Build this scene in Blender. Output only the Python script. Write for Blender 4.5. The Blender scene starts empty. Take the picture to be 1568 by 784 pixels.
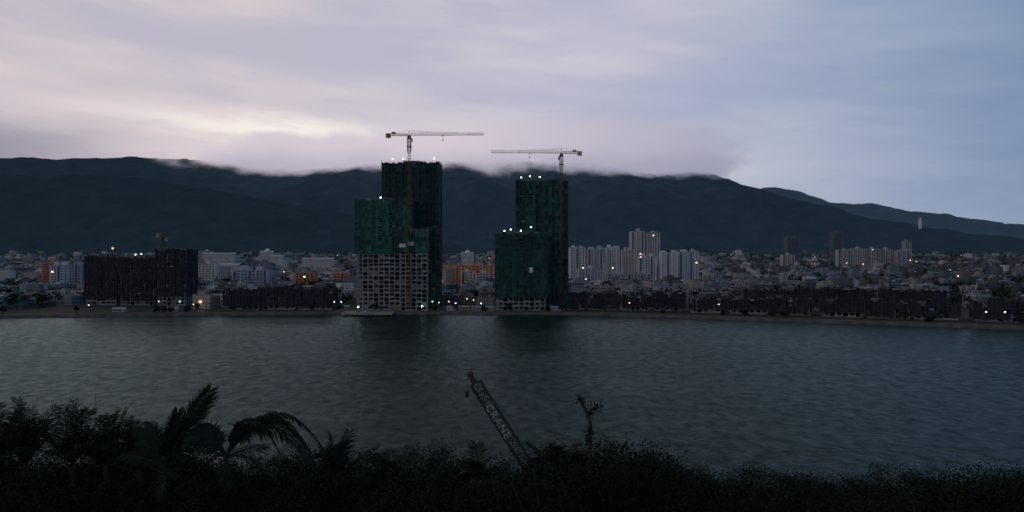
import bpy, math, random
from mathutils import Vector, Matrix, noise
random.seed(7)
S = bpy.context.scene
R = random.uniform

# ------------------------------------------------------------------ helpers
class NT:
    def __init__(s, tree): s.t = tree; s.n = tree.nodes; s.l = tree.links
    def new(s, typ, **kw):
        n = s.n.new(typ)
        for k, v in kw.items(): setattr(n, k, v)
        return n
    def put(s, sock, v):
        if hasattr(v, 'is_output') or isinstance(v, bpy.types.NodeSocket): s.l.new(v, sock)
        else: sock.default_value = v
    def m(s, op, a, b=None, c=None, clamp=False):
        n = s.n.new('ShaderNodeMath'); n.operation = op; n.use_clamp = clamp
        s.put(n.inputs[0], a)
        if b is not None: s.put(n.inputs[1], b)
        if c is not None: s.put(n.inputs[2], c)
        return n.outputs[0]
    def mix(s, f, a, b, blend='MIX'):
        n = s.n.new('ShaderNodeMix'); n.data_type = 'RGBA'; n.blend_type = blend
        s.put(n.inputs[0], f); s.put(n.inputs[6], a); s.put(n.inputs[7], b)
        return n.outputs[2]
    def rng(s, v, a, b, c=0.0, d=1.0, smooth=False):
        n = s.n.new('ShaderNodeMapRange')
        if smooth: n.interpolation_type = 'SMOOTHSTEP'
        s.put(n.inputs[0], v); n.inputs[1].default_value = a; n.inputs[2].default_value = b
        n.inputs[3].default_value = c; n.inputs[4].default_value = d
        return n.outputs[0]
    def noise(s, vec, scale, detail=4, rough=0.5):
        n = s.n.new('ShaderNodeTexNoise'); s.put(n.inputs['Vector'], vec)
        n.inputs['Scale'].default_value = scale; n.inputs['Detail'].default_value = detail
        n.inputs['Roughness'].default_value = rough
        return n.outputs['Fac']
    def xyz(s, x, y, z):
        n = s.n.new('ShaderNodeCombineXYZ'); s.put(n.inputs[0], x); s.put(n.inputs[1], y); s.put(n.inputs[2], z)
        return n.outputs[0]

def c4(c): return (c[0], c[1], c[2], 1.0)

def mat(name, col, rough=0.8, var=0.3, scale=0.3, emis=None, estr=0.0, spec=0.3, metal=0.0, detail=4):
    m = bpy.data.materials.new(name); m.use_nodes = True
    g = NT(m.node_tree); b = g.n['Principled BSDF']
    tc = g.new('ShaderNodeTexCoord')
    f = g.noise(tc.outputs['Object'], scale, detail, 0.6)
    f = g.rng(f, 0.3, 0.7)
    lo = tuple(c * (1 - var) for c in col); hi = tuple(min(1, c * (1 + var)) for c in col)
    g.put(b.inputs['Base Color'], g.mix(f, c4(lo), c4(hi)))
    b.inputs['Roughness'].default_value = rough
    b.inputs['Specular IOR Level'].default_value = spec
    b.inputs['Metallic'].default_value = metal
    if emis:
        b.inputs['Emission Color'].default_value = c4(emis); b.inputs['Emission Strength'].default_value = estr
    return m

def win_mat(name, wall, bw=2.6, rh=3.3, mortar=0.75, glass=(0.03, 0.04, 0.05)):
    m = bpy.data.materials.new(name); m.use_nodes = True
    g = NT(m.node_tree); b = g.n['Principled BSDF']
    uv = g.new('ShaderNodeTexCoord').outputs['UV']
    br = g.new('ShaderNodeTexBrick', offset=0.0)
    g.put(br.inputs['Vector'], uv)
    br.inputs['Scale'].default_value = 1; br.inputs['Brick Width'].default_value = bw
    br.inputs['Row Height'].default_value = rh; br.inputs['Mortar Size'].default_value = mortar
    br.inputs['Mortar Smooth'].default_value = 0
    n = g.rng(g.noise(uv, 0.12, 4), 0.3, 0.7)
    w = g.mix(n, c4([c * 0.7 for c in wall]), c4(wall))
    br.inputs['Color1'].default_value = c4(glass); br.inputs['Color2'].default_value = c4([c * 2.5 for c in glass])
    g.put(br.inputs['Mortar'], w)
    g.put(b.inputs['Base Color'], br.outputs['Color'])
    b.inputs['Roughness'].default_value = 0.75
    b.inputs['Specular IOR Level'].default_value = 0.3
    return m

class MB:
    """mesh builder, metres"""
    def __init__(s): s.v = []; s.f = []; s.mi = []; s.uv = []; s.mats = []
    def mid(s, m):
        if m not in s.mats: s.mats.append(m)
        return s.mats.index(m)
    def face(s, pts, m, uv=None):
        i = len(s.v); s.v += [tuple(p) for p in pts]; s.f.append(tuple(range(i, i + len(pts)))); s.mi.append(s.mid(m))
        s.uv += uv if uv else [(0, 0)] * len(pts)
    def box(s, x0, x1, y0, y1, z0, z1, m, top=None, rot=0, bottom=False, uo=0.0):
        top = top or m
        cx, cy = (x0 + x1) / 2, (y0 + y1) / 2
        c, sn = math.cos(rot), math.sin(rot)
        def P(x, y, z):
            dx, dy = x - cx, y - cy
            return (cx + dx * c - dy * sn, cy + dx * sn + dy * c, z)
        cs = [(x0, y0), (x1, y0), (x1, y1), (x0, y1)]
        for k in range(4):
            a = cs[k]; b = cs[(k + 1) % 4]
            L = math.hypot(b[0] - a[0], b[1] - a[1]); h = z1 - z0
            s.face([P(*a, z0), P(*b, z0), P(*b, z1), P(*a, z1)], m, [(uo, 0), (uo + L, 0), (uo + L, h), (uo, h)])
        s.face([P(*q, z1) for q in cs], top)
        if bottom: s.face([P(*q, z0) for q in reversed(cs)], m)
    def beam(s, p, q, w, m, w2=None):
        p = Vector(p); q = Vector(q); d = (q - p)
        if d.length < 1e-6: return
        d.normalize(); up = Vector((0, 0, 1)) if abs(d.z) < 0.9 else Vector((0, 1, 0))
        a = d.cross(up).normalized(); b = d.cross(a); w2 = w if w2 is None else w2
        A = [p + a * sx * w / 2 + b * sy * w / 2 for sx, sy in ((-1, -1), (1, -1), (1, 1), (-1, 1))]
        B = [q + a * sx * w2 / 2 + b * sy * w2 / 2 for sx, sy in ((-1, -1), (1, -1), (1, 1), (-1, 1))]
        for k in range(4):
            j = (k + 1) % 4; s.face([A[k], A[j], B[j], B[k]], m)
        s.face(A[::-1], m); s.face(B, m)
    def ball(s, c, r, m, seg=8, rings=5, sz=1.0):
        def P(i, j):
            t = math.pi * i / rings; a = 2 * math.pi * j / seg
            return (c[0] + r * math.sin(t) * math.cos(a), c[1] + r * math.sin(t) * math.sin(a), c[2] + r * sz * math.cos(t))
        for i in range(rings):
            for j in range(seg): s.face([P(i, j), P(i + 1, j), P(i + 1, j + 1), P(i, j + 1)], m)
    def obj(s, name, parent=None, loc=(0, 0, 0), rot=0.0, smooth=False):
        me = bpy.data.meshes.new(name); me.from_pydata(s.v, [], s.f)
        for m in s.mats: me.materials.append(m)
        me.polygons.foreach_set('material_index', s.mi)
        ul = me.uv_layers.new(name='UVMap')
        ul.data.foreach_set('uv', [c for p in s.uv for c in p])
        if smooth: me.polygons.foreach_set('use_smooth', [True] * len(me.polygons))
        me.update()
        o = bpy.data.objects.new(name, me); S.collection.objects.link(o)
        if parent: o.parent = parent
        else: o.location = loc; o.rotation_euler = (0, 0, rot)
        return o

def empty(name, loc=(0, 0, 0), rot=0.0):
    e = bpy.data.objects.new(name, None); e.location = loc; e.rotation_euler = (0, 0, rot)
    S.collection.objects.link(e); return e

def lerp_tab(tab, x):
    if x <= tab[0][0]: return tab[0][1]
    for (a, b), (c, d) in zip(tab, tab[1:]):
        if x <= c: return b + (d - b) * (x - a) / (c - a)
    return tab[-1][1]
def sm(t): t = max(0, min(1, t)); return t * t * (3 - 2 * t)

# ------------------------------------------------------------------ camera
CAMZ = 45.0
cd = bpy.data.cameras.new('camera'); cam = bpy.data.objects.new('camera', cd); S.collection.objects.link(cam)
cam.location = (0, 0, CAMZ); cam.rotation_euler = (math.radians(90), 0, 0)
cd.sensor_width = 36; cd.lens = 28.24; cd.clip_start = 0.1; cd.clip_end = 60000
cd.dof.use_dof = True; cd.dof.focus_distance = 24.0; cd.dof.aperture_fstop = 1.15
S.camera = cam
S.view_settings.view_transform = 'Standard'; S.view_settings.look = 'None'
S.view_settings.exposure = 0; S.view_settings.gamma = 1

# ------------------------------------------------------------------ sky
w = bpy.data.worlds.new('World'); S.world = w; w.use_nodes = True
g = NT(w.node_tree); bg = g.n['Background']; outw = g.n['World Output']
SUN_EL = math.radians(3.0); SUN_ROT = math.radians(-35)
sky = g.new('ShaderNodeTexSky', sky_type='NISHITA'); sky.sun_disc = False
sky.sun_elevation = SUN_EL; sky.sun_rotation = SUN_ROT
bg.inputs['Strength'].default_value = 0.05; g.l.new(sky.outputs[0], bg.inputs['Color'])
tc = g.new('ShaderNodeTexCoord'); sep = g.new('ShaderNodeSeparateXYZ'); g.l.new(tc.outputs['Generated'], sep.inputs[0])
X, Y, Z = sep.outputs
az = g.m('ARCTAN2', X, Y); el = Z
ramp = g.new('ShaderNodeValToRGB'); g.put(ramp.inputs[0], g.rng(az, -0.75, 0.75))
cr = ramp.color_ramp
cr.elements[0].position = 0.0; cr.elements[0].color = (0.66, 0.575, 0.62, 1)
cr.elements[1].position = 1.0; cr.elements[1].color = (0.17, 0.26, 0.40, 1)
for p, c in ((0.3, (0.69, 0.61, 0.65)), (0.55, (0.64, 0.60, 0.68)), (0.72, (0.46, 0.50, 0.61)), (0.88, (0.26, 0.34, 0.49))):
    e = cr.elements.new(p); e.color = c4(c)
base = ramp.outputs[0]
tilt = g.m('MULTIPLY', az, 0.07)
ev = g.m('ADD', el, tilt)
v1 = g.xyz(g.m('MULTIPLY', az, 1.5), g.m('MULTIPLY', ev, 8.0), 3.3)
n1 = g.noise(v1, 1.5, 5, 0.5)
v2 = g.xyz(g.m('MULTIPLY', az, 4.5), g.m('MULTIPLY', ev, 24.0), 8.1)
n2 = g.noise(v2, 1.5, 7, 0.6)
nn = g.m('ADD', g.m('MULTIPLY', n1, 0.72), g.m('MULTIPLY', n2, 0.28))
dark = g.mix(0.9, base, (0.72, 0.79, 0.91, 1), 'MULTIPLY')
col = g.mix(g.rng(nn, 0.36, 0.62, 0, 1, True), dark, base)
bright = g.mix(1.0, base, (1.13, 1.09, 1.06, 1), 'MULTIPLY')
col = g.mix(g.rng(nn, 0.54, 0.75, 0, 1, True), col, bright)
hi_r = g.m('MULTIPLY', g.rng(az, 0.15, 0.5, 0, 1, True), g.rng(el, 0.16, 0.30, 0, 1, True))
col = g.mix(g.m('MULTIPLY', hi_r, 0.35), col, (0.16, 0.27, 0.46, 1))
lowl = g.m('MULTIPLY', g.rng(az, -0.60, -0.40, 1, 0, True), g.rng(g.m('ADD', el, g.m('MULTIPLY', n2, 0.04)), 0.135, 0.180, 1, 0, True))
col = g.mix(g.m('MULTIPLY', lowl, 0.75), col, (0.20, 0.21, 0.30, 1))
def gauss(v, c, wd):
    t = g.m('DIVIDE', g.m('SUBTRACT', v, c), wd)
    return g.m('EXPONENT', g.m('MULTIPLY', g.m('MULTIPLY', t, t), -1.0))
evs = g.m('ADD', el, g.m('MULTIPLY', g.m('ADD', az, 0.31), 0.06))
wob = g.m('MULTIPLY', g.m('SUBTRACT', n2, 0.5), 0.05)
br = g.m('MULTIPLY', gauss(az, -0.29, 0.14), gauss(g.m('ADD', evs, wob), 0.153, 0.011))
col = g.mix(g.m('MULTIPLY', br, 0.95, clamp=True), col, (0.96, 0.90, 0.83, 1))
dk = g.rng(el, 0.33, 0.80, 1.0, 0.22, True)
hs = g.new('ShaderNodeVectorMath', operation='SCALE'); g.put(hs.inputs[0], col); g.put(hs.inputs['Scale'], dk)
deck = g.new('ShaderNodeBackground'); g.put(deck.inputs['Color'], hs.outputs[0]); deck.inputs['Strength'].default_value = 1.0
mx = g.new('ShaderNodeMixShader'); mx.inputs[0].default_value = 0.96
g.l.new(bg.outputs[0], mx.inputs[1]); g.l.new(deck.outputs[0], mx.inputs[2]); g.l.new(mx.outputs[0], outw.inputs['Surface'])

sd = bpy.data.lights.new('sun', 'SUN'); sd.energy = 0.08; sd.angle = math.radians(25); sd.color = (1, 0.92, 0.88)
so = bpy.data.objects.new('sun', sd); S.collection.objects.link(so)
so.rotation_euler = Vector((math.sin(-0.61) * -1, -math.cos(0.61), -0.25)).to_track_quat('-Z', 'Y').to_euler()

# ------------------------------------------------------------------ terrain
shore_tab = [(-3000, 520), (-900, 560), (-362, 583), (-250, 600), (-130, 620), (43, 612), (100, 590), (160, 560), (307, 490), (600, 385), (1200, 300), (3000, 200)]
def shore(x): return lerp_tab(shore_tab, x) + 2.5 * noise.noise(Vector((x * 0.03, 0, 0)))
def plain(y): return 2 + 40 * sm((y - 1200) / 2200)
def near_z(y):
    if y < 8: return 38.0
    if y < 150: return 38 - 36 * (y - 8) / 142
    return 2 - 6 * sm((y - 150) / 20)

ground_m = mat('ground_soil', (0.04, 0.045, 0.038), 0.95, 0.6, 0.05, detail=8)
xs = [-9000, -6000, -4000, -2500, -1500] + [x for x in range(-1000, 1001, 12)] + [1500, 2500, 4000, 6000, 9000]
def row(x):
    s = shore(x); r = []
    for y in (-400, -100, 0, 8, 20, 35, 50, 70, 90, 110, 130, 150, 160, 170): r.append((x, y, near_z(y) + (0.6 * noise.noise(Vector((x * .08, y * .08, 0))) if y < 145 else 0)))
    for off, z in ((-60, -4), (-6, -3.5), (-1.5, -0.6), (0.8, 0.5), (4, 1.6), (9, 2.0), (40, 2.0)): r.append((x, s + off, z))
    for y in (750, 900, 1200, 1500, 1800, 2100, 2400, 2700, 3000, 3400, 4200, 7000, 14000, 30000): r.append((x, y, plain(y)))
    return r
rows = [row(x) for x in xs]
nr = len(rows[0]); verts = [p for r in rows for p in r]; faces = []
for i in range(len(xs) - 1):
    for j in range(nr - 1):
        a = i * nr + j; faces.append((a, a + nr, a + nr + 1, a + 1))
me = bpy.data.meshes.new('ground'); me.from_pydata(verts, [], faces); me.materials.append(ground_m)
me.polygons.foreach_set('use_smooth', [True] * len(me.polygons))
S.collection.objects.link(bpy.data.objects.new('ground', me))

# river : silty green body under a Fresnel-weighted rippled surface
wm = bpy.data.materials.new('river_water'); wm.use_nodes = True
g = NT(wm.node_tree); g.n.remove(g.n['Principled BSDF'])
tc = g.new('ShaderNodeTexCoord').outputs['Object']
mpl = g.new('ShaderNodeMapping'); g.put(mpl.inputs[0], tc); mpl.inputs['Scale'].default_value = (0.30, 1.0, 1.0); mpl.inputs['Rotation'].default_value = (0, 0, 0.10)
lane = g.noise(mpl.outputs[0], 0.020, 6, 0.62)
mp = g.new('ShaderNodeMapping'); g.put(mp.inputs[0], tc); mp.inputs['Scale'].default_value = (0.8, 0.45, 1.0); mp.inputs['Rotation'].default_value = (0, 0, 0.15)
chop = g.noise(mp.outputs[0], 0.34, 5, 0.75)
wv = g.noise(mp.outputs[0], 0.55, 6, 0.66); wv2 = g.noise(mp.outputs[0], 0.13, 3, 0.5)
hgt = g.m('ADD', g.m('MULTIPLY', wv, g.rng(lane, 0.35, 0.65, 0.6, 1.4)), g.m('MULTIPLY', wv2, 1.2))
bp = g.new('ShaderNodeBump'); bp.inputs['Strength'].default_value = 1.0; bp.inputs['Distance'].default_value = 0.62
g.put(bp.inputs['Height'], hgt)
gl = g.new('ShaderNodeBsdfGlossy'); gl.inputs['Color'].default_value = (0.50, 0.64, 0.645, 1)
g.put(gl.inputs['Roughness'], g.rng(lane, 0.35, 0.65, 0.11, 0.21)); g.l.new(bp.outputs[0], gl.inputs['Normal'])
df = g.new('ShaderNodeBsdfDiffuse'); df.inputs['Color'].default_value = (0.010, 0.022, 0.021, 1)
fr_ = g.new('ShaderNodeFresnel'); fr_.inputs['IOR'].default_value = 1.27; g.l.new(bp.outputs[0], fr_.inputs['Normal'])
ff = g.m('POWER', fr_.outputs[0], 1.3)
ff = g.m('MULTIPLY', ff, g.rng(chop, 0.34, 0.66, 0.45, 1.45)); ff = g.m('MULTIPLY', ff, g.rng(lane, 0.3, 0.7, 1.1, 0.85), clamp=True)
ms = g.new('ShaderNodeMixShader'); g.put(ms.inputs[0], ff); g.l.new(df.outputs[0], ms.inputs[1]); g.l.new(gl.outputs[0], ms.inputs[2])
g.l.new(ms.outputs[0], g.n['Material Output'].inputs['Surface'])
rb = MB(); rb.face([(-9000, 100, 0), (9000, 100, 0), (9000, 700, 0), (-9000, 700, 0)], wm)
rb.obj('river_water')

# mountains -------------------------------------------------------
K = 4.878
prof = [(-1500, 262), (-600, 250), (12, 241), (100, 243), (200, 240), (260, 243), (340, 248), (420, 256), (450, 261), (520, 257), (560, 251), (610, 248), (700, 244), (800, 245), (900, 250), (940, 256), (1000, 266), (1045, 261), (1080, 264), (1120, 281), (1160, 292), (1250, 318), (1330, 338), (1420, 354), (1520, 368), (1700, 380), (2400, 388)]
prof2 = [(900, 330), (1050, 300), (1150, 290), (1180, 286), (1215, 292), (1255, 309), (1300, 312), (1335, 311), (1370, 321), (1420, 326), (1460, 331), (1500, 342), (1560, 343), (1700, 352), (2000, 362), (2600, 380)]
prof3 = [(-1500, 300), (-500, 285), (12, 268), (120, 266), (200, 272), (280, 284), (340, 293), (420, 307), (500, 322), (600, 334), (800, 352), (1000, 364), (1300, 376), (1600, 389)]
def mk_mtn(name, prof, ycrest, depth, m, seed, kk):
    nx, ny = 520, 46; vs = []; fs = []
    x0, x1 = -1400, 2500
    for i in range(nx):
        px = x0 + (x1 - x0) * i / (nx - 1); Xm = (px - 784) * kk
        Rz = 45 + (392 - lerp_tab(prof, px)) * kk
        Rz += (noise.noise(Vector((Xm * .006, seed, 0))) * 12 + noise.noise(Vector((Xm * .02, seed, 5))) * 9)
        for j in range(ny):
            t = j / (ny - 1) * 1.5
            y = ycrest - depth + depth * t
            if t <= 1: s_ = sm(t) * 0.45 + t * 0.55
            else: s_ = 1 - (t - 1) * 1.2
            spur = noise.ridged_multi_fractal(Vector((Xm * .0011 + seed, y * .0007, seed)), 0.9, 2.1, 5, 1.0, 2.0) - 1.0
            amp = math.sin(min(1, t) * math.pi) if t < 1 else 0
            z = 10 + (Rz - 10) * s_ + spur * 0.14 * Rz * amp
            z += noise.noise(Vector((Xm * .01, y * .01, seed))) * 12 * amp
            vs.append((Xm + 60 * noise.noise(Vector((Xm * .002, y * .003, 2))) * amp, y, z))
    for i in range(nx - 1):
        for j in range(ny - 1):
            a = i * ny + j; fs.append((a, a + ny, a + ny + 1, a + 1))
    me = bpy.data.meshes.new(name); me.from_pydata(vs, [], fs); me.materials.append(m)
    me.polygons.foreach_set('use_smooth', [True] * len(me.polygons))
    o = bpy.data.objects.new(name, me); S.collection.objects.link(o); return o
# forest, blue air light put in as emission (aerial perspective of the kilometres between)
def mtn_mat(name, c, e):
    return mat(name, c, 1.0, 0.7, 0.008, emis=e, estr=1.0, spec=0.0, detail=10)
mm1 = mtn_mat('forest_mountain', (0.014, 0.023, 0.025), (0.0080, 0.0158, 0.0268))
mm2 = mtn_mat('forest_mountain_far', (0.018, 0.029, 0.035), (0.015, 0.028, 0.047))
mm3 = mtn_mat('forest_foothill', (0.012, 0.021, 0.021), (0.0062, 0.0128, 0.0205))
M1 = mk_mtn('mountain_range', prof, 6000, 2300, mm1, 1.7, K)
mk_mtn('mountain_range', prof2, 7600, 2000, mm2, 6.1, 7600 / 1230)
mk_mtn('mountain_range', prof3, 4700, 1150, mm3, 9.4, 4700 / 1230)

# cap cloud on the ridge : volume, the sky's light on it put in as emission
cm = bpy.data.materials.new('cap_cloud'); cm.use_nodes = True
g = NT(cm.node_tree); g.n.remove(g.n['Principled BSDF'])
tco = g.new('ShaderNodeTexCoord').outputs['Object']
sp = g.new('ShaderNodeSeparateXYZ'); g.put(sp.inputs[0], tco); x, y, z = sp.outputs
mp = g.new('ShaderNodeMapping'); g.put(mp.inputs[0], tco); mp.inputs['Scale'].default_value = (0.8, 0.5, 1.5)
nz = g.noise(mp.outputs[0], 0.0046, 5, 0.58)
nz2 = g.m('MULTIPLY', g.m('SUBTRACT', nz, 0.5), 4.2)
def lobe(cx, wx, cz, wz):
    a = g.m('DIVIDE', g.m('SUBTRACT', x, cx), wx); c = g.m('DIVIDE', g.m('SUBTRACT', z, cz), wz)
    r = g.m('ADD', g.m('MULTIPLY', a, a), g.m('MULTIPLY', c, c))
    return g.m('SUBTRACT', 1.0, r)
L = g.m('MAXIMUM', lobe(100, 1300, 780, 195), lobe(-1100, 1250, 735, 135))
L = g.m('MAXIMUM', L, lobe(750, 800, 775, 200))
L = g.m('MAXIMUM', L, lobe(1200, 440, 695, 125))
yy = g.m('DIVIDE', g.m('SUBTRACT', y, 5700.0), 800.0)
L = g.m('SUBTRACT', L, g.m('MULTIPLY', yy, yy))
dn = g.rng(g.m('ADD', L, nz2), -0.25, 1.0, 0, 1, True)
dn = g.m('MULTIPLY', dn, 0.0065)
em = g.new('ShaderNodeEmission')
cc = g.mix(g.rng(x, -400, 1500), (0.66, 0.58, 0.66, 1), (0.38, 0.39, 0.51, 1))
cc = g.mix(g.rng(z, 600, 790, 0.55, 0.0, True), cc, (0.26, 0.27, 0.37, 1))
g.put(em.inputs['Color'], cc); g.put(em.inputs['Strength'], dn)
ab = g.new('ShaderNodeVolumeAbsorption'); ab.inputs['Color'].default_value = (0, 0, 0, 1); g.put(ab.inputs['Density'], dn)
ad = g.new('ShaderNodeAddShader'); g.l.new(em.outputs[0], ad.inputs[0]); g.l.new(ab.outputs[0], ad.inputs[1])
g.l.new(ad.outputs[0], g.n['Material Output'].inputs['Volume'])
try: cm.cycles.volume_step_rate = 0.9
except Exception: pass
cb = MB(); cb.box(-2700, 2050, 4950, 6450, 540, 1060, cm, bottom=True)
cb.obj('cap_cloud')

# ------------------------------------------------------------------ materials
conc = mat('raw_concrete', (0.27, 0.30, 0.29), 0.9, 0.35, 0.25)
conc_d = mat('dark_concrete', (0.10, 0.11, 0.11), 0.9, 0.4, 0.2)  # darker grey concrete for roof boxes and facade strips
infill = mat('blockwork_infill', (0.18, 0.18, 0.17), 0.9, 0.4, 0.3)
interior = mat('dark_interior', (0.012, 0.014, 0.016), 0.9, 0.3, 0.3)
greens = [mat('scaffold_netting_green_%d' % i, c, 0.75, 0.45, 0.35) for i, c in enumerate([(0.012, 0.080, 0.066), (0.018, 0.108, 0.088), (0.008, 0.050, 0.046), (0.028, 0.14, 0.115)])]
greens_d = [mat('scaffold_netting_dark_%d' % i, c, 0.8, 0.45, 0.35) for i, c in enumerate([(0.008, 0.040, 0.039), (0.012, 0.056, 0.052), (0.006, 0.024, 0.026)])]
purples = [mat('scaffold_netting_blue_%d' % i, c, 0.8, 0.4, 0.3) for i, c in enumerate([(0.017, 0.023, 0.036), (0.025, 0.032, 0.048), (0.013, 0.017, 0.024), (0.027, 0.031, 0.039)])]
browns = [mat('scaffold_netting_brown_%d' % i, c, 0.8, 0.4, 0.3) for i, c in enumerate([(0.022, 0.024, 0.031), (0.032, 0.030, 0.036), (0.017, 0.021, 0.027)])]
steel = mat('scaffold_steel', (0.10, 0.10, 0.10), 0.6, 0.3, 0.5, metal=0.5)
orange = mat('crane_yellow_paint', (0.42, 0.22, 0.05), 0.5, 0.25, 0.4)
mastm = mat('crane_mast_dirty_paint', (0.16, 0.085, 0.035), 0.6, 0.4, 0.3)
red_m = mat('crane_red_paint', (0.22, 0.06, 0.035), 0.5, 0.2, 0.4)
white = mat('white_paint', (0.70, 0.71, 0.70), 0.7, 0.15, 0.15)
lampm = mat('flood_lamp', (0.8, 0.9, 0.85), 0.5, 0.0, 1, emis=(0.74, 1.0, 0.84), estr=7)
lampw = mat('sodium_lamp', (0.8, 0.7, 0.5), 0.5, 0.0, 1, emis=(1.0, 0.58, 0.24), estr=6)
lampr = mat('warning_lamp', (0.8, 0.1, 0.05), 0.5, 0.0, 1, emis=(1.0, 0.10, 0.03), estr=9)
roofm = mat('flat_roof', (0.17, 0.18, 0.18), 0.9, 0.4, 0.1)
rust = mat('tile_roof', (0.20, 0.09, 0.06), 0.9, 0.4, 0.1)
tin = mat('sheet_metal_roof', (0.36, 0.41, 0.45), 0.6, 0.2, 0.1)
glass = mat('dark_glass', (0.03, 0.035, 0.04), 0.25, 0.4, 0.4)

# ------------------------------------------------------------------ towers under construction
def flood(mb, x, y, z, m=None, r=0.48, h=2.2):
    mb.beam((x, y, z), (x, y, z + h), 0.15, steel)
    mb.box(x - 0.5, x + 0.5, y - 0.25, y + 0.25, z + h, z + h + 0.25, steel)
    mb.ball((x, y - 0.1, z + h + 0.55), r, m or lampm, 8, 5)

def con_block(fr, nt, x0, x1, y0, y1, z0, z1, nets, netm, fh=3.4, bay=4.2, gaps=0.03, fill=0.4):
    """concrete frame with slabs + columns, netted between the z ranges"""
    nfl = int((z1 - z0) / fh)
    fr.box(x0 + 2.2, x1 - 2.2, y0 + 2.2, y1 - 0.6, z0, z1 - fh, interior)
    for k in range(nfl + 1):
        z = z0 + k * fh
        fr.box(x0, x1, y0, y1, z - 0.28, z + 0.28, conc, bottom=True)
    nb = max(2, round((x1 - x0) / bay))
    for i in range(nb + 1):
        x = x0 + 0.35 + (x1 - x0 - 0.7) * i / nb
        top = z0 + nfl * fh + R(0.3, 3.0)
        fr.box(x - 0.33, x + 0.33, y0 - 0.08, y0 + 0.7, z0, top, conc)
    nd = max(2, round((y1 - y0) / bay))
    for i in range(1, nd + 1):
        y = y0 + (y1 - y0 - 0.7) * i / nd
        for x in (x0, x1 - 0.62):
            fr.box(x - 0.05, x + 0.67, y - 0.33, y + 0.33, z0, z0 + nfl * fh + R(0.3, 2.5), conc)
    for k in range(nfl):
        z = z0 + k * fh
        if any(a <= z + 1 <= b for a, b in nets): continue
        for i in range(nb):
            xa = x0 + 0.7 + (x1 - x0 - 0.7) * i / nb; xb = x0 + (x1 - x0 - 0.7) * (i + 1) / nb
            q = random.random()
            if q < fill:
                fr.box(xa, xb, y0 + 0.25, y0 + 0.45, z + 0.28, z + 1.3, infill)
                fr.box(xa, xa + 0.9, y0 + 0.25, y0 + 0.45, z + 1.302, z + fh - 0.28, infill)
            elif q < fill + 0.12:
                fr.box(xa, xb, y0 + 0.25, y0 + 0.45, z + 0.28, z + fh - 0.28, infill)
            elif q < fill + 0.25:
                fr.box(xa, xb, y0 + 0.25, y0 + 0.35, z + 0.28, z + 1.4, conc)
    for a, b in nets:
        off = 1.25
        sides = [((x0 - off, y0 - off), (x1 + off, y0 - off)), ((x1 + off, y0 - off), (x1 + off, y1 + off)), ((x0 - off, y1 + off), (x0 - off, y0 - off)), ((x1 + off, y1 + off), (x0 - off, y1 + off))]
        for p, q in sides:
            L = math.hypot(q[0] - p[0], q[1] - p[1]); n = max(2, int(L / 2.6)); dx = (q[0] - p[0]) / L; dy = (q[1] - p[1]) / L
            ox, oy = dy, -dx
            nv = max(1, int((b - a) / fh))
            topj = [R(-0.5, 1.6) for _ in range(n)]
            rowm = [random.choice(netm) for _ in range(nv)]
            for i in range(n):
                colm = random.choice(netm)
                for k in range(nv):
                    if random.random() < gaps: continue
                    qq = random.random()
                    m = colm if qq < 0.60 else rowm[k] if qq < 0.8 else random.choice(netm)
                    s0, s1 = L * i / n, L * (i + 1) / n; za = a + (b - a) * k / nv; zb = a + (b - a) * (k + 1) / nv
                    if k == nv - 1: zb += topj[i]
                    j = [R(-0.22, 0.22) for _ in range(4)]; c = R(-0.35, 0.1)
                    def P(s_, z_, o_): return (p[0] + dx * s_ + ox * o_, p[1] + dy * s_ + oy * o_, z_)
                    mid = P((s0 + s1) / 2, (za + zb) / 2, c)
                    cs = [P(s0, za, j[0]), P(s1, za, j[1]), P(s1, zb, j[2]), P(s0, zb, j[3])]
                    for t in range(4): nt.face([cs[t], cs[(t + 1) % 4], mid], m)
            for i in range(n + 1):
                s_ = L * i / n; x = p[0] + dx * s_ + ox * 0.3; y = p[1] + dy * s_ + oy * 0.3
                nt.beam((x, y, a), (x, y, b + 1.2 + R(0, 1.5)), 0.14, steel)
            for k in range(0, nv + 1, 2):
                z = a + (b - a) * k / nv
                nt.beam((p[0] + ox * .42, p[1] + oy * .42, z), (q[0] + ox * .42, q[1] + oy * .42, z), 0.16, steel)

def roof_clutter(fr, x0, x1, y0, y1, z):
    fr.box(x0 + (x1 - x0) * .35, x0 + (x1 - x0) * .65, y0 + 4, y1 - 4, z - 1, z + 2.6, conc_d)
    for _ in range(30):
        x, y = R(x0 + 1, x1 - 1), R(y0 + 1, y1 - 1)
        fr.beam((x, y, z - 1), (x + R(-.2, .2), y, z + R(1.0, 3.4)), 0.24, steel)
    for _ in range(9):
        x, y = R(x0 + 1, x1 - 4), R(y0 + 1, y1 - 3)
        fr.box(x, x + R(1.5, 4), y, y + 2, z - .5, z + R(0.8, 2.8), random.choice([conc_d, infill, steel]))

def high_rise(blocks, floods, signs=()):
    e = empty('high_rise_under_construction')
    fr = MB(); nt = MB(); fl = MB()
    for bl in blocks:
        x0, x1, y0, y1, z0, z1, nets, nm = bl[:8]
        con_block(fr, nt, x0, x1, y0, y1, z0, z1, nets, nm, gaps=bl[8] if len(bl) > 8 else 0.03)
        roof_clutter(fr, x0, x1, y0, y1, z1)
    for f in floods: flood(fl, *f)
    for s_ in signs: fl.box(*s_, white, bottom=True)
    fr.obj('concrete_frame', e); nt.obj('scaffold_netting', e); fl.obj('site_floodlights', e)
    return e

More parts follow.
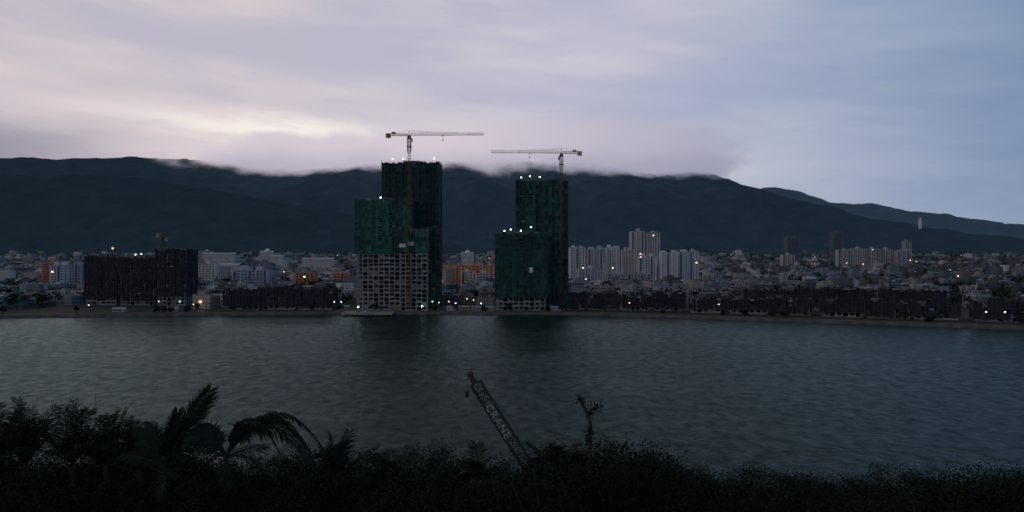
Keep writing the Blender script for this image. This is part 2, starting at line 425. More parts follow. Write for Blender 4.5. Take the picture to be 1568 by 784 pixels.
high_rise([
    (-104, -60, 650, 672, 2, 120, [(6, 120)], greens_d + [greens[2]], 0.02),
    (-123, -80, 636, 648.5, 2, 89, [(47, 89)], greens + [greens[0]], 0.02),
    (-88, -66, 628.5, 648, 2, 64, [(48, 64)], greens, 0.03),
    (-65.5, -58, 634, 648.5, 2, 66, [(4, 66)], greens_d, 0.03),
], [(-96.5, 650, 120.5), (-88, 650, 121), (-63, 650, 121), (-104, 636, 88.5), (-120, 627, 2.5), (-70, 626, 3)],
   signs=[(-88, -83, 626.7, 627.0, 51.8, 54.6), (-81.5, -77, 626.7, 627.0, 53.2, 56)])
high_rise([
    (4.5, 44, 652, 674, 2, 106, [(8, 106)], greens_d + [greens[2], greens[0], greens[1]], 0.03),
    (-12, 26.5, 632, 650, 2, 62, [(12, 62)], [greens[2], greens[0], greens[0], greens_d[1], greens_d[0]], 0.02),
], [(7.5, 652, 106), (14.5, 652, 107), (22.5, 652, 106.3), (-6, 632, 62), (-1, 632, 63), (7, 632, 62.2), (15, 634, 65)],
   signs=[(13.5, 16.5, 630.2, 630.5, 32, 36)])
# left site
high_rise([(-372, -346, 702, 720, 2, 44, [(8, 44)], browns, 0.10)], [(-349, 702, 49, lampr, .75)])
high_rise([
    (-341, -312, 700, 722, 2, 43, [(6, 43)], browns + purples, 0.12),
    (-308, -284, 698, 722, 2, 50, [(10, 50)], browns + purples, 0.10),
], [(-328, 700, 43.5), (-323, 700, 44), (-290, 698, 8)])

# netted low-rise rows
def netted_row(cx, cy, L, D, H, rot, pal, gaps=0.07):
    e = empty('netted_row_building', (cx, cy, 0), rot); fr = MB(); nt = MB()
    segs = max(1, int(L / 26)); sl = L / segs
    for i in range(segs):
        h = 2 + H + R(-2.2, 1.2)
        xa = -L / 2 + i * sl; jy = R(-1.5, 1.5)
        con_block(fr, nt, xa + 1.4, xa + sl - 1.4, -D / 2 + jy, D / 2, 2, h, [(3.5 + R(0, 2), h)], pal, fh=3.3, gaps=gaps, fill=0.5)
        fr.box(xa + 4, xa + 9, -2, 3, h - 1, h + 2.2, conc_d)
    fr.obj('concrete_frame', e); nt.obj('scaffold_netting', e)
netted_row(-187, 652, 88, 16, 17, 0.0, purples)
netted_row(86, 646, 104, 16, 13, math.radians(-9), purples)
netted_row(178, 602, 88, 14, 11.5, math.radians(-21), purples)
netted_row(262, 560, 88, 14, 11.5, math.radians(-24), purples)
netted_row(352, 520, 96, 14, 12, math.radians(-22), purples)
netted_row(262, 640, 150, 14, 16, math.radians(-12), purples)

# ------------------------------------------------------------------ tower cranes
def lattice(mb, p, q, w_, m, step=None, leg=0.22, br=0.12, side=None):
    p = Vector(p); q = Vector(q); d = q - p; L = d.length; d.normalize()
    up = side or (Vector((0, 1, 0)) if abs(d.z) > 0.5 else Vector((0, 0, 1)))
    a = d.cross(up).normalized() * w_ / 2; b = d.cross(a).normalized() * w_ / 2
    cs = [a + b, a - b, -a - b, -a + b]
    for c in cs: mb.beam(p + c, q + c, leg, m)
    n = max(1, round(L / (step or w_)))
    for i in range(n):
        s0 = p + d * L * i / n; s1 = p + d * L * (i + 1) / n
        for k in range(4):
            c0, c1 = cs[k], cs[(k + 1) % 4]
            if i % 2: c0, c1 = c1, c0
            mb.beam(s0 + c0, s1 + c1, br, m); mb.beam(s0 + c0, s0 + c1, br, m)

def tower_crane(x, y, z0, zj, jib, cjib, ang=0.0, m=orange, mw=1.8, mm=None):
    e = empty('tower_crane', (x, y, 0), ang)
    mast = MB(); lattice(mast, (0, 0, z0), (0, 0, zj - 3), mw, mm or mastm, leg=0.28, br=0.15, step=2.2)
    mast.box(-3, 3, -3, 3, z0 - 0.5, z0 + 0.8, conc); mast.obj('mast', e)
    t = MB(); t.box(-1.5, 1.5, -1.5, 1.5, zj - 3, zj - 1.2, steel, bottom=True)
    t.box(0.9, 2.7, -2.6, -0.8, zj - 5.4, zj - 2.7, white, bottom=True)
    t.box(1.0, 2.75, -2.65, -2.2, zj - 4.4, zj - 3.2, glass)
    t.beam((0, 0, zj), (0, 0, zj + 3.6), 0.7, m, 0.3); t.box(-1.2, 1.2, -1.2, 1.2, zj - 1.2, zj, m, bottom=True)
    lattice(t, (0, 0, zj - 13), (0, 0, zj - 3), 2.9, steel, leg=.3, br=.16, step=2.5); t.box(-2, 2, -2, 2, zj - 9.2, zj - 8.9, steel, bottom=True)
    t.obj('slewing_head_and_cab', e)
    j = MB(); n = int(jib / 2.2)
    for k in range(n):
        xa, xb = 1 + (jib - 1) * k / n, 1 + (jib - 1) * (k + 1) / n; h = 1.7; lift = 0.014
        A = lambda x_: (x_, -0.7, zj + x_ * lift); B = lambda x_: (x_, 0.7, zj + x_ * lift); T = lambda x_: (x_, 0, zj + h + x_ * lift)
        mm_ = m if (k // 5) % 4 != 3 else white
        j.beam(A(xa), A(xb), 0.24, mm_); j.beam(B(xa), B(xb), 0.24, mm_); j.beam(T(xa), T(xb), 0.26, mm_)
        xm = (xa + xb) / 2
        for p_, q_ in ((A(xa), T(xm)), (T(xm), A(xb)), (B(xa), T(xm)), (T(xm), B(xb)), (A(xa), B(xa))): j.beam(p_, q_, 0.13, mm_)
    for fx in (0.33, 0.7): j.beam((0, 0, zj + 3.6), (jib * fx, 0, zj + 1.7 + jib * fx * .014), 0.12, steel)
    tx = jib * 0.45
    j.box(tx - .8, tx + .8, -.8, .8, zj - .1, zj + .3, steel, bottom=True)
    for dx in (-.3, .3): j.beam((tx + dx, 0, zj), (tx + dx, 0, zj - 3), 0.07, steel)
    j.box(tx - .5, tx + .5, -.3, .3, zj - 4, zj - 3, red_m, bottom=True)
    j.obj('jib', e)
    c = MB(); lattice(c, (-1, 0, zj + .3), (-cjib, 0, zj + .3), 1.5, m, leg=.26, br=.14)
    c.beam((0, 0, zj + 3.6), (-cjib + 1, 0, zj + 1), .14, steel)
    for k in range(3): c.box(-cjib + k * 1.3, -cjib + 1.15 + k * 1.3, -1.3, 1.3, zj - 2.2, zj + 1.2, orange, bottom=True)
    c.box(-cjib + 4.6, -cjib + 7.4, -.9, .9, zj + 1.0, zj + 2.4, red_m)
    c.obj('counter_jib', e)
    return e
tower_crane(-80, 625.3, 2, 139, 58, 18, math.radians(4))
tower_crane(39.8, 647.6, 2, 128, 57, 16.5, math.radians(176), m=orange)
tower_crane(-316, 728, 2, 64, 14, 6, math.radians(60), m=mastm, mw=1.5, mm=conc_d)

# ------------------------------------------------------------------ apartment buildings
def apartment(name, x0, x1, y, depth, ztop, wallc, fh=3.2, bay=4.6, z0=None, cores=2, rot=0.0):
    e = empty(name, ((x0 + x1) / 2, y + depth / 2, 0), rot)
    W = (x1 - x0) / 2; D = depth / 2; z0 = plain(y) if z0 is None else z0
    wl = mat('painted_wall_' + name, wallc, 0.8, 0.18, 0.08)
    a = MB(); wn = MB(); rf = MB()
    wn.box(-W + .4, W - .4, -D + .4, D - .4, z0, ztop - .5, glass)
    n = max(1, round((ztop - z0) / fh)); fh = (ztop - z0) / n
    for k in range(n + 1):
        z = z0 + k * fh
        a.box(-W + .1, W - .1, -D + .1, D - .1, z - .7, min(z + 0.6, ztop), wl, bottom=True)
    nb = max(2, round(2 * W / bay))
    for i in range(nb + 1):
        x = -W + .8 + (2 * W - 1.6) * i / nb; hw = 1.15 if i % 2 == 0 else .6
        a.box(x - hw, x + hw, -D - .15, -D + .6, z0, ztop + .02, wl); a.box(x - hw, x + hw, D - .6, D + .15, z0, ztop + .02, wl)
    for i in range(max(2, round(2 * D / bay)) + 1):
        y_ = -D + 1 + (2 * D - 2) * i / max(2, round(2 * D / bay))
        for sx in (-1, 1): a.box(sx * W - .35, sx * W + .35, y_ - 1.3, y_ + 1.3, z0, ztop + .04, wl)
    ph = random.randrange(3)
    for i in range(nb):
        xc = -W + .8 + (2 * W - 1.6) * (i + .5) / nb
        if i % 2:
            for k in range(1, n): a.box(xc - 1.4, xc + 1.4, -D - 1.1, -D + .05, z0 + k * fh - .15, z0 + k * fh + 1.0, wl, bottom=True)
        if (i + ph) % 4 == 2:
            a.box(xc - 1.6, xc + 1.6, -D - .2, -D + .05, z0 + 2, ztop - 2, conc_d)
    for _ in range(max(1, nb // 4)):   # a few lit rooms
        i = random.randrange(nb); k = random.randrange(n); xc = -W + .8 + (2 * W - 1.6) * (i + .5) / nb
        wn.box(xc - .8, xc + .8, -D + .2, -D + .35, z0 + k * fh + .7, z0 + k * fh + 1.9, lampw)
    rf.box(-W + .5, W - .5, -D + .5, D - .5, ztop - .4, ztop + .3, roofm)
    for c in range(cores):
        xc = -W + 2 * W * (c + .5) / cores + R(-2, 2); cw = R(2.2, 4)
        rf.box(xc - cw, xc + cw, -3, 3, ztop + .3, ztop + R(2.6, 5), wl, roofm)
        rf.box(xc + 4.2, xc + 6, -2, 0, ztop + .3, ztop + 2, tin)
    for _ in range(5):
        xx = R(-W + 2, W - 2); rf.beam((xx, R(-D + 1, D - 1), ztop), (xx, 0, ztop + R(2, 5)), .18, steel)
    a.obj('walls', e); wn.obj('windows', e); rf.obj('roof', e)
ap = 'apartment_building'
WH = (0.64, 0.66, 0.65)
apartment(ap, 90, 114, 1252, 16, 58, WH); apartment(ap, 117, 142, 1248, 16, 56, (0.50, 0.53, 0.54))
apartment(ap, 147, 168, 1256, 16, 58, WH); apartment(ap, 171, 191, 1250, 16, 54, (0.58, 0.56, 0.51))
apartment(ap, 208, 231, 1402, 20, 88, (0.56, 0.57, 0.55), cores=1); apartment(ap, 236, 259, 1406, 20, 86, (0.48, 0.50, 0.49), cores=1)
apartment(ap, 195, 222, 1236, 16, 45, (0.62, 0.64, 0.65)); apartment(ap, 230, 256, 1240, 17, 50, (0.70, 0.72, 0.73)); apartment(ap, 259, 289, 1246, 17, 52, (0.56, 0.62, 0.65))
apartment(ap, 92, 128, 1120, 15, 27, (0.46, 0.54, 0.58), cores=1); apartment(ap, 134, 200, 1130, 15, 19, (0.40, 0.46, 0.5))
apartment(ap, -565, -543, 982, 15, 34, (0.46, 0.52, 0.56)); apartment(ap, -541, -524, 978, 15, 35, (0.28, 0.36, 0.48), cores=1)
apartment(ap, -585, -567, 1000, 15, 36, (0.46, 0.20, 0.12), cores=1)
apartment(ap, -331, -289, 950, 16, 28, (0.36, 0.44, 0.52))
apartment('office_building', -90, -66, 1005, 18, 30, (0.62, 0.27, 0.14)); apartment('office_building', -64, -23, 1000, 18, 33, (0.70, 0.33, 0.17), cores=3)
apartment('office_building', -62, -47, 972, 14, 26, (0.58, 0.54, 0.46), cores=1); apartment('office_building', -44, -27, 968, 14, 24, (0.50, 0.50, 0.5), cores=1)
apartment('school_building', -271, -246, 1000, 16, 24, (0.55, 0.26, 0.14), cores=1); apartment('school_building', -226, -206, 1010, 16, 23, (0.60, 0.25, 0.12), cores=1)
apartment(ap, -450, -425, 1150, 14, 34, (0.60, 0.60, 0.56), cores=1)
apartment(ap, 857, 893, 2500, 30, 104, (0.14, 0.17, 0.22), bay=6); apartment(ap, 1008, 1040, 2520, 30, 118, (0.14, 0.17, 0.22), bay=6, cores=1)
apartment(ap, 1225, 1243, 2500, 24, 92, (0.38, 0.40, 0.42), bay=6, cores=1)
for i in range(4): apartment(ap, 812 + i * 37, 843 + i * 37, 2000 + i * 4, 18, 61 + (i * 7) % 4, (0.48, 0.49, 0.48), bay=6, cores=1)
apartment(ap, 955, 990, 1990, 18, 58, (0.42, 0.44, 0.46), bay=6)
apartment(ap, 640, 668, 1900, 18, 48, (0.5, 0.48, 0.44), bay=6, cores=1)
apartment(ap, -820, -785, 2100, 18, 58, (0.5, 0.5, 0.5), bay=6, cores=1)

# halls and domes
win_white = win_mat('hall_wall', (0.6, 0.6, 0.6))
def hall(x0, x1, y, z0, z1, domed=False):
    e = empty('market_hall'); h = MB()
    h.box(x0, x1, y, y + 40, z0 - 4, z1 - 3, win_white, tin)
    n = 8
    for i in range(n):
        a0, a1 = math.pi * i / n, math.pi * (i + 1) / n
        f = lambda a: (y + 20 - 21 * math.cos(a), z1 - 3 + 4 * math.sin(a))
        (ya, za), (yb, zb) = f(a0), f(a1)
        h.face([(x0 - 1, ya, za), (x1 + 1, ya, za), (x1 + 1, yb, zb), (x0 - 1, yb, zb)], tin)
    if domed: h.ball(((x0 + x1) / 2, y + 8, z1), (x1 - x0) * 0.2, white, 14, 8, 1.1)
    h.obj('hall_body', e)
hall(-770, -690, 2000, plain(2000), 52); hall(-628, -595, 2000, plain(2000), 57, True); hall(-590, -555, 1950, plain(1950), 46)
hall(-126, -96, 2000, plain(2000), 54, True); hall(-470, -400, 1800, plain(1800), 40); hall(-560, -510, 1500, 10, 30)

# slender white monument tower standing on the slope, found by walking up the mountain along its bearing
bpy.context.view_layer.update()
Yb, zb_ = 5000, 200
for Yt in range(4000, 5900, 40):
    ok, loc, nn_, ii = M1.ray_cast(Vector((Yt * 0.508, Yt, 3000)), Vector((0, 0, -1)))
    if ok and (loc.z - 45) / Yt > 0.034: Yb, zb_ = Yt, loc.z; break
mx_, k_ = Yb * .508, Yb / 1230
mt = MB(); mt.box(mx_ - 7, mx_ + 7, Yb - 7, Yb + 7, zb_ - 15, zb_ + 12 * k_, white); mt.box(mx_ - 4.5, mx_ + 4.5, Yb - 4.5, Yb + 4.5, zb_ + 12 * k_, zb_ + 15 * k_, white); mt.beam((mx_, Yb, zb_ + 15 * k_), (mx_, Yb, zb_ + 18 * k_), 5, white, 1); mt.obj('white_monument_tower')

# ------------------------------------------------------------------ the low city
wallcols = [(0.54, 0.55, 0.54), (0.34, 0.38, 0.40), (0.22, 0.26, 0.29), (0.42, 0.39, 0.33), (0.12, 0.15, 0.17), (0.26, 0.32, 0.38), (0.46, 0.22, 0.12), (0.72, 0.73, 0.71), (0.17, 0.17, 0.16), (0.09, 0.115, 0.12)]
wms = [win_mat('house_wall_%d' % i, c, bw=R(2.4, 3.4), rh=R(3.1, 3.5), mortar=R(.75, 1.1)) for i, c in enumerate(wallcols)]
roofs = [roofm, roofm, tin, rust, roofm, mat('dark_roof', (0.07, 0.08, 0.085), .9, .4, .1)]
excl = [(-130, 50, 600, 690), (-380, -275, 600, 730), (-240, -136, 600, 680), (25, 345, 480, 665), (85, 295, 1100, 1280), (205, 262, 1395, 1430), (-600, -515, 960, 1025), (-335, -285, 940, 975), (-95, -18, 955, 1030), (-275, -200, 990, 1035), (-455, -420, 1140, 1170), (800, 1000, 1980, 2040)]
def blocked(x, y): return any(a - 6 < x < b + 6 and c - 8 < y < d + 8 for a, b, c, d in excl)
hb = MB()
def cityshore(x): return shore(x) + 45
d = 600.0; cnt = 0
tree_spots = []
while d < 3350:
    x = -0.80 * d - 50
    while x < 0.80 * d + 50:
        wd = R(6, 17) * (1 + d / 5000); y = d + R(-9, 9)
        rightness = sm((x / d - 0.22) / 0.15)
        if y > cityshore(x) and not blocked(x, y):
            q = random.random()
            cl = noise.noise(Vector((x * .006, y * .006, 3)))
            if q < 0.22 + 0.26 * rightness + 0.6 * max(0, cl): tree_spots.append((x, y))
            elif q < 0.93:
                h = random.choice([5, 7, 8, 10, 11, 13, 15]) + R(-1, 1)
                if random.random() < 0.04 and d > 900: h += R(6, 14)
                if d < 800: h = min(h, 11)
                wts = [8, 8, 8, 5, 7, 7, 1.8, 4, 6, 7] if not rightness > .5 else [4, 6, 8, 4, 10, 6, 0.15, 2.5, 9, 12]
                wm_ = random.choices(wms, wts)[0]; z = plain(y)
                dp = R(10, 18); rt = R(-.5, .5) if random.random() < .4 else random.choice([0, .12])
                hb.box(x, x + wd, y, y + dp, z - 3, z + h, wm_, random.choice(roofs), rot=rt, uo=R(0, 3))
                if random.random() < .5:
                    hb.box(x + wd * .2, x + wd * .6, y + dp * .3, y + dp * .7, z + h, z + h + R(2, 3), wm_, random.choice(roofs), rot=rt)
                if random.random() < .3: hb.box(x + wd * .7, x + wd * .85, y + 2, y + 4, z + h, z + h + 1.6, tin)
                if random.random() < .04: hb.box(x + wd * .3, x + wd * .3 + 1.4, y - .6, y - .3, z + h * .5, z + h * .5 + 1.1, lampw)
                cnt += 1
        x += wd + R(0.5, 9)
    d += 17 + d * 0.012
hb.obj('distant_city_houses')

# distant tree mass
leafc = [mat('city_foliage_%d' % i, c, 0.95, .4, .2, spec=.1) for i, c in enumerate([(0.018, 0.034, 0.024), (0.026, 0.048, 0.032), (0.010, 0.019, 0.016)])]
bark = mat('bark', (0.05, 0.04, 0.03), .95, .4, 2)
tb = MB()
def far_tree(mb, x, y, z, r, h, n):
    mb.beam((x, y, z), (x, y, z + h * .5), .5, bark, .25)
    cl = [(R(-.5, .5) * r, R(-.5, .5) * r, h * R(.45, .9)) for _ in range(5)]
    for _ in range(n):
        c = random.choice(cl); s_ = r * .32
        p = Vector((x + c[0] + random.gauss(0, s_), y + c[1] + random.gauss(0, s_), z + c[2] + random.gauss(0, s_ * .7)))
        k = R(.5, 1.1) * (0.6 + r / 10); a = Vector((R(-1, 1), R(-1, 1), R(-1, 1))).normalized() * k; b_ = a.orthogonal().normalized() * k
        mb.face([p - a, p + b_, p + a, p - b_], random.choice(leafc))
for x, y in tree_spots: far_tree(tb, x, y, plain(y), R(4, 8) * (1 + y / 6000), R(7, 12) * (1 + y / 6000), 26 if y > 1200 else 60)
x = -420
while x < 400:
    y = shore(x) + R(14, 40)
    if not (-128 < x < -55 or -15 < x < 30) and not blocked(x, y) or random.random() < .25:
        far_tree(tb, x, shore(x) + R(10, 16), 1.9, R(2, 3.5), R(3.5, 6.5), 80)
    x += R(4, 11)
tb.obj('city_trees')

# waterfront: promenade strip, quay edge, jetty, site huts
quay = mat('quay_concrete', (0.12, 0.125, 0.115), .9, .45, .15)
sand = mat('site_sand', (0.10, 0.09, 0.075), .95, .4, .1)
q = MB()
pts = [(x, shore(x)) for x in range(-700, 701, 10)]
for (xa, ya), (xb, yb) in zip(pts, pts[1:]):
    q.face([(xa, ya - .6, -1), (xb, yb - .6, -1), (xb, yb - .3, 1.5), (xa, ya - .3, 1.5)], quay)
    q.face([(xa, ya - .3, 1.5), (xb, yb - .3, 1.5), (xb, yb + 1.2, 1.5), (xa, ya + 1.2, 1.5)], quay)
    q.face([(xa, ya + 1.2, 1.5), (xb, yb + 1.2, 1.5), (xb, yb + 1.2, 2.15), (xa, ya + 1.2, 2.15)], quay)
    q.face([(xa, ya + 1.2, 2.15), (xb, yb + 1.2, 2.15), (xb, yb + 9.5, 2.2), (xa, ya + 9.5, 2.2)], sand)
q.obj('river_embankment')
jt = MB(); jt.box(-128, -90, 603, 622, .9, 2.35, mat('jetty_concrete', (.34, .32, .28), .9, .3, .3), bottom=True)
for i in range(10):
    for yy in (603.8, 611): jt.box(-126.5 + i * 3.9, -125.7 + i * 3.9, yy, yy + .8, -3, .9, quay)
for i in range(5): jt.box(-118 + i * 5, -115.5 + i * 5, 612, 614, 2.35, 3.3 + R(0, 1), random.choice([tin, orange, infill]))
jt.obj('jetty')
def site_hut(x, y, L=8):
    e = empty('site_hut', (x, y, 0)); h = MB(); c = random.choice([(0.5, .5, .48), (.25, .3, .35), (.4, .25, .16)])
    wl = mat('hut_wall', c, .8, .2, .5)
    h.box(-L / 2, L / 2, -2, 2, 2, 4.8, wl)
    h.face([(-L / 2 - .3, -2.4, 4.7), (L / 2 + .3, -2.4, 4.7), (L / 2 + .3, 0, 5.7), (-L / 2 - .3, 0, 5.7)], tin)
    h.face([(L / 2 + .3, 2.4, 4.7), (-L / 2 - .3, 2.4, 4.7), (-L / 2 - .3, 0, 5.7), (L / 2 + .3, 0, 5.7)], tin)
    for k in range(3): h.box(-L / 2 + 1 + k * 2.3, -L / 2 + 2.2 + k * 2.3, -2.05, -1.9, 3.2, 4.2, glass)
    h.obj('hut_body', e)
for x in (-300, -262, -240, -134, -48, -38, -27, -19, 35): site_hut(x, shore(x) + 16 + R(0, 8), R(6, 10))

def street_lamp(x, y, z, h=7, m=None):
    e = empty('street_lamp', (x, y, z)); p = MB()
    p.beam((0, 0, 0), (0, 0, h), .28, steel, .14); p.beam((0, 0, h), (0, -1.6, h + .4), .12, steel)
    p.box(-.3, .3, -2.3, -1.4, h + .3, h + .5, steel, bottom=True); p.obj('pole', e)
    l = MB(); l.ball((0, -1.9, h + .1), .38, m or lampm, 8, 5, .7); l.obj('lamp', e)
for x, dy, m in ((-252, 12, 0), (-243, 14, 1), (-139, 12, 0), (-134, 13, 0), (-62, 10, 0), (-57, 14, 0), (-50, 22, 1), (-44, 12, 0), (-36, 30, 1), (-30, 14, 1), (-24, 12, 0), (148, 12, 0), (296, 8, 0), (305, 8, 0), (-240, 60, 1), (-316, 12, 1), (-268, 14, 1), (-410, 60, 1), (88, 10, 1)):
    street_lamp(x, shore(x) + dy, 2, R(6, 9), lampw if m else None)

# ------------------------------------------------------------------ foreground
lf = [mat('foliage_%d' % i, c, .85, .4, 1.5, spec=.05) for i, c in enumerate([(0.013, 0.027, 0.018), (0.018, 0.035, 0.022), (0.010, 0.020, 0.015), (0.022, 0.040, 0.024)])]
def tree_mesh(seed, h, r, nleaf):
    random.seed(seed); mb = MB(); tops = []
    segs = [Vector((R(-.2, .2) * k, R(-.2, .2) * k, h * .55 * k / 4)) for k in range(5)]; segs[0].z = -1.5
    for k in range(4): mb.beam(segs[k], segs[k + 1], .34 - .05 * k, bark, .29 - .05 * k)
    for i in range(14):
        a = i * 2.4 + R(-.3, .3); s_ = segs[random.choice([2, 3, 4])]
        q_ = Vector((math.cos(a) * r * R(.4, .95), math.sin(a) * r * R(.4, .95), h * R(.5, .95)))
        mid = (s_ + q_) / 2 + Vector((0, 0, -.3)); mb.beam(s_, mid, .13, bark, .09); mb.beam(mid, q_, .09, bark, .03); tops += [q_, q_ * .65 + s_ * .35]
        mb.beam(q_, q_ + Vector((R(-.3, .3), R(-.3, .3), R(.3, .9))), .03, bark, .012)
    tops.append(Vector((0, 0, h * .95)))
    for _ in range(nleaf):
        c = random.choice(tops); s_ = r * .17
        p = c + Vector((random.gauss(0, s_), random.gauss(0, s_), random.gauss(0, s_ * .8)))
        L = R(.08, .18); a = Vector((R(-1, 1), R(-1, 1), R(-.6, 1))).normalized(); b_ = a.orthogonal().normalized() * L * .3
        if random.random() < .5: b_ = a.cross(b_).normalized() * L * .3
        mb.face([p - a * L * .5, p + b_, p + a * L * .6, p - b_], random.choices(lf, [4, 3, 4, 1])[0])
    return mb
protos = []
for i, (h, r) in enumerate(((6, 2.6), (5, 2.9), (7, 2.5))):
    mb = tree_mesh(20 + i, h, r, 8500); o = mb.obj('broadleaf_tree'); protos.append((o, h))
random.seed(11)
used = [False] * 3
canopy = [(-27, 35.6), (-22, 35.6), (-18, 35.5), (-15.5, 34.9), (-12.5, 35.1), (-9, 35.0), (-7, 35.4), (-5.5, 34.8), (-2, 35.2), (1, 35.1), (3.8, 36.0), (6, 35.5), (9, 34.8), (14, 34.4), (20, 34.2), (27, 34.4)]
def put_tree(x, y, top):
    i = random.randrange(3); o, h = protos[i]
    if used[i]: o = bpy.data.objects.new('broadleaf_tree', o.data); S.collection.objects.link(o)
    used[i] = True
    zg = near_z(y); sc = max(.35, (top - zg) / (h * 1.03)); o.location = (x, y, zg)
    wsc = max(sc, .85)
    o.rotation_euler = (0, 0, R(0, 6.28)); o.scale = (wsc, wsc, sc)
for y in (40, 36, 31, 45):
    x = -0.68 * y
    while x < 0.68 * y:
        t40 = lerp_tab(canopy, x * 40 / y); ang = (t40 - 45) / 40
        top = 45 + ang * y + R(-1.1, .45) - (0.3 if y != 40 else 0)
        put_tree(x, y + R(-1.5, 1.5), top); x += R(2.2, 3.4)

# palms : feather fronds, narrow separate leaflets
palm_l = [mat('palm_leaf_%d' % i, c, .7, .35, 2, spec=.1) for i, c in enumerate([(0.012, 0.026, 0.018), (0.017, 0.035, 0.022)])]
def frond(mb, base, azm, elv, L, droop, ll=.8, n=30, wd=.03, hang=.5, roll=0.0):
    hd = Vector((math.cos(azm), math.sin(azm), 0)); pts = []
    for k in range(n + 1):
        t = k / n; run = L * t * math.cos(elv); z = L * t * math.sin(elv) - droop * L * t ** 2.0
        pts.append(base + hd * run + Vector((0, 0, z)))
    side0 = Vector((-hd.y, hd.x, 0))
    for k in range(n):
        t = k / n; mb.beam(pts[k], pts[k + 1], .09 * (1 - .75 * t), palm_l[1], .09 * (1 - .75 * (t + 1 / n)))
        if t < .12: continue
        d_ = (pts[k + 1] - pts[k]).normalized(); nrm_ = side0.cross(d_).normalized()
        side = side0 * math.cos(roll) + nrm_ * math.sin(roll)
        lw = ll * (math.sin(math.pi * (.18 + t * .70)) * .85 + .15)
        for sgn in (-1, 1):
            dr = (side * sgn * .8 + d_ * (.6 + .6 * t) + Vector((0, 0, R(-.1, .25)))).normalized()
            p0 = pts[k] + d_ * R(0, .5) * L / n
            p1 = p0 + dr * lw * .45; p2 = p1 + (dr + Vector((0, 0, -hang * R(.5, 1.5)))).normalized() * lw * R(.45, .65)
            wv_ = d_ * wd; m = random.choice(palm_l)
            mb.face([p0 - wv_ * .5, p0 + wv_ * .5, p1 + wv_, p1 - wv_], m); mb.face([p1 - wv_, p1 + wv_, p2], m)
def palm(x, y, zc, nf=12, L=3.0, extra=(), lo=.3, hi=1.35):
    e = empty('palm_tree'); tr = MB(); zg = near_z(y) - .5; H = zc - zg; prev = None
    for k in range(13):
        t = k / 12; p = Vector((x + .35 * math.sin(t * 2.2) - .35 * math.sin(2.2), y, zg + H * t))
        if prev is not None: tr.beam(prev, p, .26 - .08 * t, bark, .22 - .08 * t)
        prev = p
    tr.obj('trunk', e); cr_ = MB(); b0 = Vector((x, y, zc))
    for i in range(nf):
        a = i * 2.399 + R(-.3, .3); el_ = R(lo, hi); frond(cr_, b0, a, el_, L * R(.8, 1.15), R(.15, .75) * (1.2 - .5 * el_), ll=R(.6, .85), roll=R(-.9, .9))
    for (azm, elv, LL, dr, hg, rl) in extra: frond(cr_, b0, azm, elv, LL, dr, ll=.85, n=64, wd=.040, hang=hg, roll=rl)
    cr_.obj('fronds', e)
random.seed(5)
palm(-13.9, 32, 36.6, 6, 2.0, extra=((0.1, 1.08, 3.9, .10, .15, 1.1), (0.3, 1.02, 3.5, .10, .2, .7), (2.7, 1.15, 2.6, .35, .5, .6), (.5, 1.35, 2.4, .1, .3, .8)), lo=.1, hi=.8)
palm(-11.4, 32, 37.0, 5, 1.8, extra=((0.0, 1.03, 7.6, .82, 1.1, .35), (0.2, 1.06, 6.6, .86, 1.1, .5), (-.25, 1.12, 5.6, .86, 1.1, .6), (.1, 1.25, 4.4, .75, .9, .7), (-.1, .95, 6.2, .84, 1.1, -.5), (2.9, 1.15, 3.6, .7, .9, .5), (3.4, 1.0, 2.8, .6, .9, .6)), lo=.1, hi=.6)
for px_, py_, pz_, L_ in ((-22.5, 35, 36.0, 3.3), (-20.6, 34, 36.2, 3.2), (-18.9, 34.5, 36.1, 3.2), (-17.2, 34, 36.2, 3.0), (-24.4, 36, 35.8, 3.2), (-15.8, 34, 36.0, 2.8)):
    palm(px_, py_, pz_, 15, L_, lo=.6, hi=1.4)
palm(-7.6, 35, 35.3, 10, 2.4, lo=.6, hi=1.4); palm(-5.6, 36, 35.0, 9, 2.0, lo=.5, hi=1.4); palm(-1.6, 37.5, 34.5, 9, 1.6, lo=.5, hi=1.4); palm(2.0, 38, 34.8, 9, 1.8, lo=.6, hi=1.4)

# bare forked sapling
e = empty('bare_tree'); bt = MB()
bt.beam(Vector((3.5, 36, 30)), Vector((3.5, 36, 37.5)), .20, bark, .16)
for a, b_, w0, w1 in (((3.5, 37.5), (3.42, 37.9), .16, .15), ((3.42, 37.9), (3.2, 38.3), .14, .12), ((3.2, 38.3), (3.08, 38.6), .12, .14), ((3.42, 37.9), (3.62, 38.15), .12, .11), ((3.62, 38.15), (3.85, 38.25), .10, .13), ((3.5, 38.0), (3.55, 38.5), .07, .03), ((3.2, 38.3), (3.3, 38.62), .06, .03)):
    bt.beam((a[0], 36, a[1]), (b_[0], 36, b_[1]), w0, bark, w1)
for c in ((3.08, 38.6), (3.85, 38.25), (3.5, 37.9), (3.5, 37.2), (3.45, 36.8)):
    for _ in range(50):
        p = Vector((c[0] + random.gauss(0, .11), 36 + random.gauss(0, .11), c[1] + random.gauss(0, .12))); a = Vector((R(-1, 1), R(-1, 1), R(-1, 1))).normalized() * .06
        bt.face([p - a, p + a.orthogonal() * .6, p + a, p - a.orthogonal() * .6], lf[2])
bt.obj('trunk_and_branches', e)
st = MB(); st.beam((-17.2, 33, 32), (-17.1, 33, 39.4), .04, bark, .012); st.beam((-12.7, 33, 32), (-12.65, 33, 38.4), .04, bark, .015); st.obj('bare_stem')

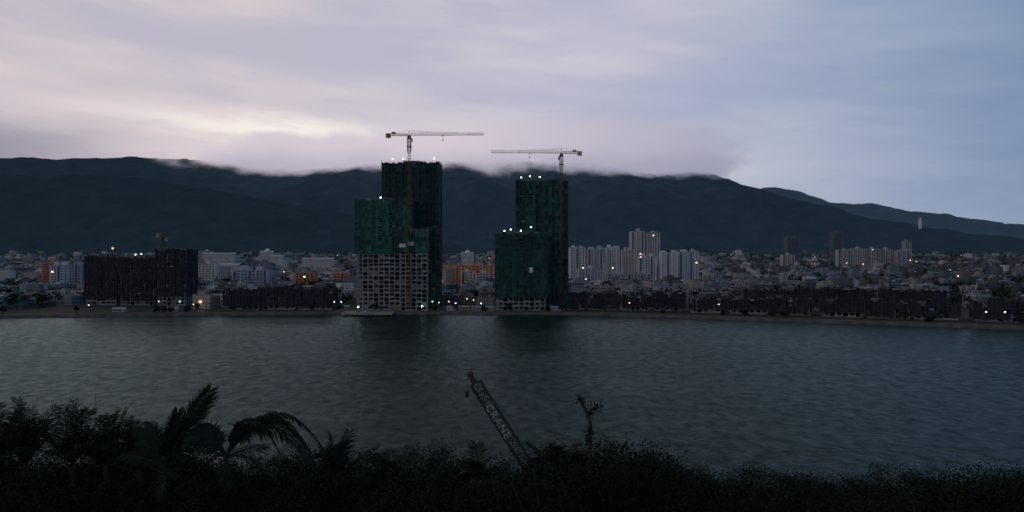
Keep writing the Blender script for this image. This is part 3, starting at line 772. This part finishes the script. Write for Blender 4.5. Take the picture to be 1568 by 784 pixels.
# crawler crane on the near bank
e = empty('crawler_crane'); yb = 100; zg = near_z(yb)
body = MB(); grey = mat('crane_boom_grey', (0.030, 0.036, 0.036), .6, .2, .5); blk = mat('track_rubber', (0.03, 0.03, 0.03), .8, .2, 1)
bx = 4.2
for dy in (-2.4, 1.4):
    body.box(bx - 3.6, bx + 3.6, yb + dy, yb + dy + 1, zg, zg + 1.1, blk)
    for k in range(16): body.box(bx - 3.6 + k * .46, bx - 3.6 + k * .46 + .3, yb + dy - .08, yb + dy + 1.08, zg + 1.1, zg + 1.2, steel)
body.box(bx - 1.2, bx + 1.2, yb - 1.4, yb + 1.4, zg + .7, zg + 1.4, steel)
body.box(bx - 1.5, bx + 4.6, yb - 1.6, yb + 1.6, zg + 1.4, zg + 3.0, orange, bottom=True)
body.box(bx + 3.2, bx + 5.2, yb - 1.7, yb + 1.7, zg + 1.3, zg + 3.4, grey, bottom=True)
body.box(bx - 2.6, bx - .9, yb - 1.9, yb - .6, zg + 1.5, zg + 3.7, orange, bottom=True); body.box(bx - 2.65, bx - 1.3, yb - 1.95, yb - .7, zg + 2.4, zg + 3.4, glass)
body.obj('crawler_body', e)
bm_ = MB(); foot = Vector((bx - .8, yb, zg + 2)); tip = Vector((-5.2, yb, 30.2)); dd = (tip - foot).normalized()
lattice(bm_, foot + dd * 1.5, tip - dd * 1.2, 1.3, grey, leg=.20, br=.12, side=Vector((0, 1, 0)))
bm_.beam(tip - dd * 1.3, tip + dd * .2, .9, grey, .5); bm_.ball(tip + Vector((0, 0, .15)), .45, steel, 10, 6)
bm_.beam(foot, foot + dd * 1.6, .6, grey, 1.0)
for dy in (-.3, .3): bm_.beam(Vector((bx + 1.7, yb + dy, zg + 3)), tip + Vector((0.3, dy, 0)), .03, steel)
bm_.beam(tip + Vector((-.35, 0, 0)), tip + Vector((-.35, 0, -2.0)), .05, steel); bm_.box(tip.x - .6, tip.x - .15, yb - .2, yb + .2, tip.z - 2.8, tip.z - 2.0, blk, bottom=True)
bm_.obj('lattice_boom', e)
fc = bpy.data.curves.new('boom_lettering', 'FONT'); fc.body = 'CRANE'; fc.size = 1.35; fc.extrude = .01; fc.space_character = 1.15
lett = mat('dull_white_lettering', (.42, .46, .45), .8, .3, 1); fc.materials.append(lett)
fo = bpy.data.objects.new('boom_lettering', fc); S.collection.objects.link(fo); fo.parent = e
ang = math.atan2(foot.z - tip.z, foot.x - tip.x)
st_ = tip - dd * 4.2
nrm = Vector((-math.sin(ang), 0, math.cos(ang)))
fo.location = st_ - nrm * .5 + Vector((0, -.80, 0))
fo.matrix_local = Matrix.Translation(fo.location) @ Matrix.Rotation(-ang, 4, 'Y') @ Matrix.Rotation(math.radians(90), 4, 'X')
